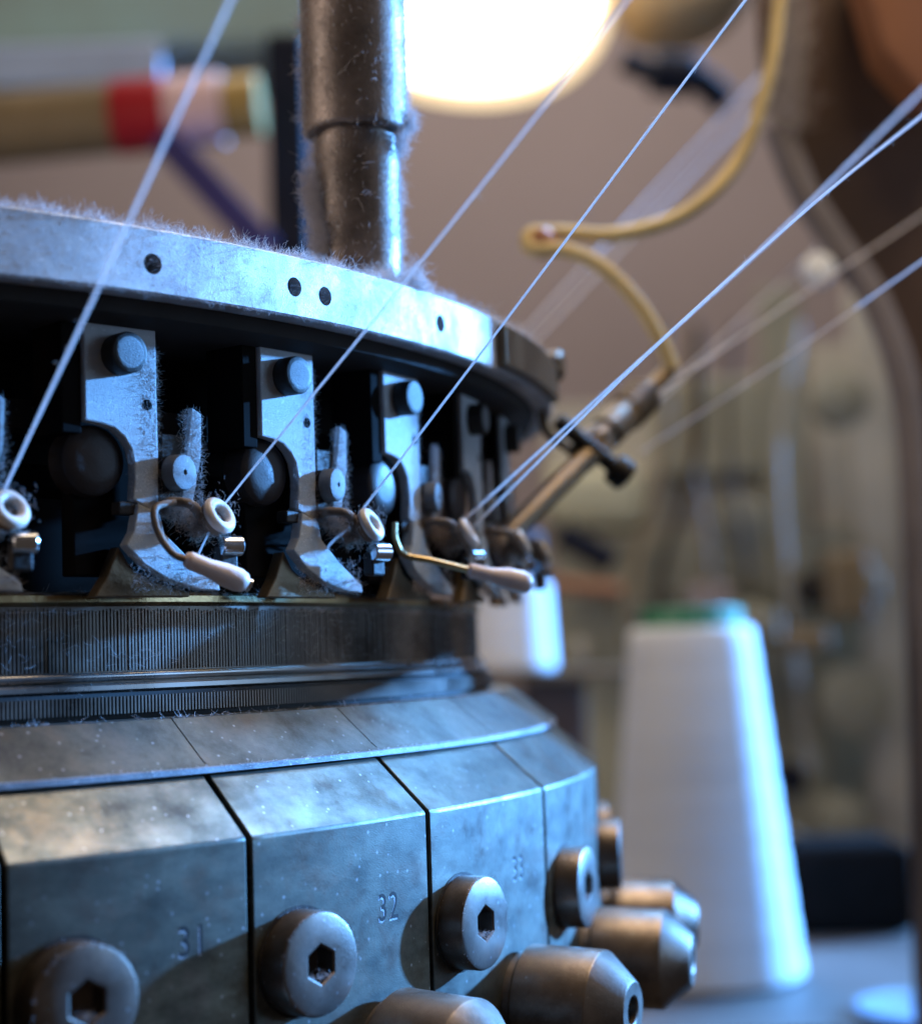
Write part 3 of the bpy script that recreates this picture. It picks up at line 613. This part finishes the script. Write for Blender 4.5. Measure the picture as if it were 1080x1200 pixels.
# table with a pale tray at its right
tb = thing('table', (c.x+60, c.y, TZ), 'low blue-grey table under the tall yarn cone', 'table')
MB().box((c.x+20, c.y+70, TZ-2.5), 190, 125, 2.5).build('tabletop', 'table', tb, bevel=.6)
for sx in (-1, 1):
    for sy in (-1, 1):
        MB().box((c.x+20+sx*180, c.y+70+sy*115, TZ-120), 4, 4, 115).build('leg', 'dark', tb, bevel=.5)
q = at(1068, 1192, 340)
tag(MB().lathe([(0, 0), (15, 0), (17, 1.5), (16.4, 1.6), (14.8, .5), (0, .5)], (q.x+6, q.y, TZ+.05), Zv, 40).build('tray', 'dish', None, smooth=40), 'pale blue shallow dish on the table at the right bottom corner', 'dish')
q = at(1000, 1095, 430)
tag(MB().box((q.x, q.y+15, TZ+11.5), 17, 15, 11.5).build('recess_shade_box', 'black', None, bevel=4), 'black box in place of a dark recess, on the table right of the tall cone', 'box')  # black box stands in for the shade of a recess
# shelf that carries the short cone
t = thing('shelf', (c2.x+8, c2.y, z2), 'brown metal shelf under the short yarn cone', 'shelf')
MB().box((c2.x+8, c2.y, z2-1.6), 34, 22, 1.5).build('shelf_board', 'bronze', t, bevel=.4)
MB().box((c2.x+14, c2.y+8, z2-40), 10, 5, 36.8).build('shelf_post', 'arm', t, bevel=.6)
# knitting frame of olive uprights, far right
fm = thing('knitting_machine', at(850, 1060, 800), 'blurred olive and grey machine standing far behind the tall yarn cone', 'machine')
def fbox(name, px0, py0, px1, py1, d, thick, m, bevel=.8):
    a = at((px0+px1)/2, (py0+py1)/2, d)
    return MB().box(a + Vector((0, thick/2, 0)), abs(px1-px0)/2*d/FPX, thick/2, abs(py1-py0)/2*d/FPX).build(name, m, fm, bevel=bevel)
fbox('panel', 640, 470, 920, 640, 800, 30, 'grey'); fbox('panel', 955, 400, 1060, 640, 812, 30, 'grey')
fbox('upright', 905, 330, 955, 1100, 760, 6, 'olive', 2); fbox('upright', 1010, 330, 1060, 1100, 775, 6, 'grey', 2)
fbox('cover', 640, 545, 760, 618, 780, 40, 'palegreen', 8)
fbox('base', 660, 690, 1085, 1060, 790, 60, 'palegreen'); fbox('rail', 650, 625, 1000, 700, 770, 12, 'olive')
fbox('box', 770, 440, 905, 560, 785, 20, 'olive', 4)
def knob(px, py, d, r, m):
    MB().lathe([(0, 6), (r*.7, 5.5), (r, 4), (r, -8), (0, -8)], at(px, py, d), (0, -1, 0), 28).build('knob', m, fm, smooth=40)
MB().tube([at(655, 624, 742), at(718, 660, 742)], 6.5, 12).build('lever', 'navyblack', fm, smooth=40); knob(920, 742, 745, 6, 'navyblack'); knob(955, 690, 745, 8, 'under'); knob(925, 912, 745, 7, 'navyblack')
knob(985, 960, 745, 11, 'olive'); knob(1000, 690, 745, 14, 'grey'); knob(870, 610, 745, 12, 'olive'); knob(985, 470, 745, 12, 'olive'); knob(1000, 820, 745, 16, 'olive')
rc = random.Random(3)
for i in range(16):
    px, py = rc.uniform(650, 1050), rc.uniform(395, 1010); w, h = rc.uniform(8, 34), rc.uniform(8, 46)
    fbox('fitting', px-w, py-h, px+w, py+h, rc.uniform(700, 748), rc.uniform(5, 16), rc.choice(('olive', 'grey', 'palegreen', 'tan', 'olive', 'under', 'wall')), 3)
for i in range(5):
    px = rc.uniform(670, 950); MB().tube(spline([at(px, 380, 735), at(px + rc.uniform(-25, 25), 520, 730), at(px + rc.uniform(-45, 45), 700, 728), at(px + rc.uniform(-30, 30), 900, 735)]), rc.uniform(1.2, 2.6), 8).build('cable', rc.choice(('under', 'tan', 'grey')), fm, smooth=60)
o = at(700, 688, 735); MB().tube([o - Vector((20, 0, -2)), o + Vector((10, 0, -2))], 3.2, 12).build('handle', 'wood', fm, smooth=40)
# brown casting on the right with its grey flange
AD = 292
line = [(878, -60), (884, 60), (900, 150), (930, 225), (968, 285), (1012, 350), (1043, 430), (1058, 520), (1066, 700), (1074, 950), (1080, 1260)]
t = thing('brown_casting', at(1060, 300, AD), 'big dark brown curved casting at the right edge with a grey flange', 'casting')
outline = line + [(1600, 1260), (1600, -60)]
b = MB(); nl = len(outline)
fr = [at(x, y, AD) for x, y in outline]; bk = [p + Vector((8, 14, 0)) for p in fr]
b.add(fr + bk, [tuple(range(nl)), tuple(range(nl, 2*nl))[::-1]] + [(i, i+nl, (i+1) % nl+nl, (i+1) % nl) for i in range(nl)])
b.build('casting', 'arm', t, bevel=1.5)
fl = spline([at(x+10, y-2, AD-2.5) for x, y in line[2:]], 6)
MB().tube(fl, 2.6, 12).build('flange', 'flange', t, smooth=60)
MB().lathe([(0, 4), (2.2, 3.6), (2.8, 2), (2.8, 0)], at(957, 318, AD-2), (0, -1, 0), 24).build('flange_bolt', 'cone', t, smooth=40)
pw = [at(1000, -60, AD-12), at(1100, -60, AD-12), at(1140, 130, AD-12), at(1080, 110, AD-12), at(1035, 60, AD-12)]
b = MB(); m5 = len(pw); b.add(pw + [p + Vector((0, 11, 0)) for p in pw], [tuple(range(m5)), tuple(range(m5, 2*m5))[::-1]] + [(i, i+m5, (i+1) % m5+m5, (i+1) % m5) for i in range(m5)])
b.build('cover_plate', 'wood', t, bevel=1)
ln = MB()
for i in range(1500):
    yy = random.uniform(-20, 150); p = at(922 + random.gauss(4, 10) + (0 if yy < 60 else (yy-60)*-.05), yy, AD-4)
    ln.hair(p, Vector((random.gauss(0, 1), -.8, random.gauss(0, 1))), random.uniform(1, 3.5), .06, 1.2, 3)
ln.build('lint', 'lint', t, kind='stuff', fix=False)
# unseen column added outside the right edge to shade the far end of the ring
KP = Vector((-KD.y, KD.x, 0)).normalized()
base = Vector((KD.x, KD.y, 0)).normalized()
cc_ = base*175 + KP*(-51); cc_.z = 40
MB().box(cc_, 4, 14, 170, (base, KP, Vector((0, 0, 1)))).build('shade_column', 'arm', t, bevel=2)
sp = [(-89.5, 0), (-77.5, 17), (-77.5, 22), (-79.3, 23.2), (-79.3, 46), (-56, 46), (-56, 0)]
MB().prism(sp, 0, 4, lambda a, b_, d: base*(150+d) + KP*a + Vector((0, 0, b_ + 18))).build('shade_plate', 'arm', t, bevel=.5)  # unseen plate added; outline cut to shape the shadow on feeders and rim
# ------------------------------------------------------------------ upper left of the room
bgbox('beam', -120, -60, 366, 62, 600, 60, 'teal', 'teal green beam across the top left corner', 'beam', bevel=5)
bgbox('rail', -120, 48, 190, 100, 585, 4, 'bluegrey', 'pale blue rail below the teal beam', 'rail', bevel=4)
bgbox('dark_post', 312, 30, 362, 300, 560, 24, 'navyblack', 'navy black upright just left of the lint-furred post', 'upright', bevel=3)
rl = thing('banded_roll', at(220, 130, 540), 'horizontal roll with tan, red, pink and gold bands at the upper left', 'roll')
A0, A1 = at(-80, 158, 540), at(308, 122, 540); dv = (A1-A0).normalized(); px2u = (A1-A0).length/388
def band(name, x0, x1, r, m):
    a = A0 + dv*((x0+80)*px2u); L = (x1-x0)*px2u
    MB().lathe([(0, 0), (r-.5, 0), (r, .5), (r, L-.5), (r-.5, L), (0, L)], a, dv, 40).build(name, m, rl, smooth=40)
band('tan_sleeve', -80, 134, 11.2, 'tan'); band('red_band', 134.5, 196, 11.8, 'red'); band('pink_band', 196.5, 262, 11.4, 'pink'); band('gold_end', 262.5, 306, 9.8, 'gold')
q0, q1 = at(188, 158, 525), at(312, 292, 525)
sd = (q1-q0).normalized(); tag(MB().box((q0+q1)/2, (q1-q0).length/2, 1.0, 4.6, (sd, Vector((0, 1, 0)), sd.cross(Vector((0, 1, 0))))).build('strap', 'navy', None, bevel=.4), 'navy blue strap slanting down from the banded roll', 'strap')
# lit lamp
lc = at(492, -50, 760); la = Vector((-.34, -.38, -.86)).normalized()
t = thing('lamp', lc, 'glowing overexposed white lamp with a cream shade rim behind the post', 'lamp')
MB().lathe([(0, 26), (36, 23), (66, 14), (84, 3), (90, -4), (89, -5), (82, 0), (30, 6), (0, 7)], lc - la*2, -la, 56).build('shade', 'shade', t, smooth=50)
MB().lathe([(0, -14), (24, -13), (50, -10), (70, -5), (82, 1), (70, 2)], lc, -la, 56).build('diffuser', 'glowm', t, smooth=60)
o = at(792, 10, 800)
tag(MB().lathe([(0, -50), (22, -50), (30, -40), (33, 0), (30, 22), (18, 31), (0, 34)], o + Vector((0, 0, 16)), (.25, 0, -1), 28).build('lamp_holder', 'tanpaint', None, smooth=50), 'tan rounded holder just right of the glowing lamp', 'holder')
tag(MB().tube(spline([at(728, 70, 690), at(765, 84, 690), at(815, 92, 690), at(852, 122, 690)]), [5]*10 + [9]*10 + [6]*11, 14).build('dark_cable', 'navyblack', None, smooth=60), 'thick navy black cable under the tan holder, right of the lamp', 'cable')
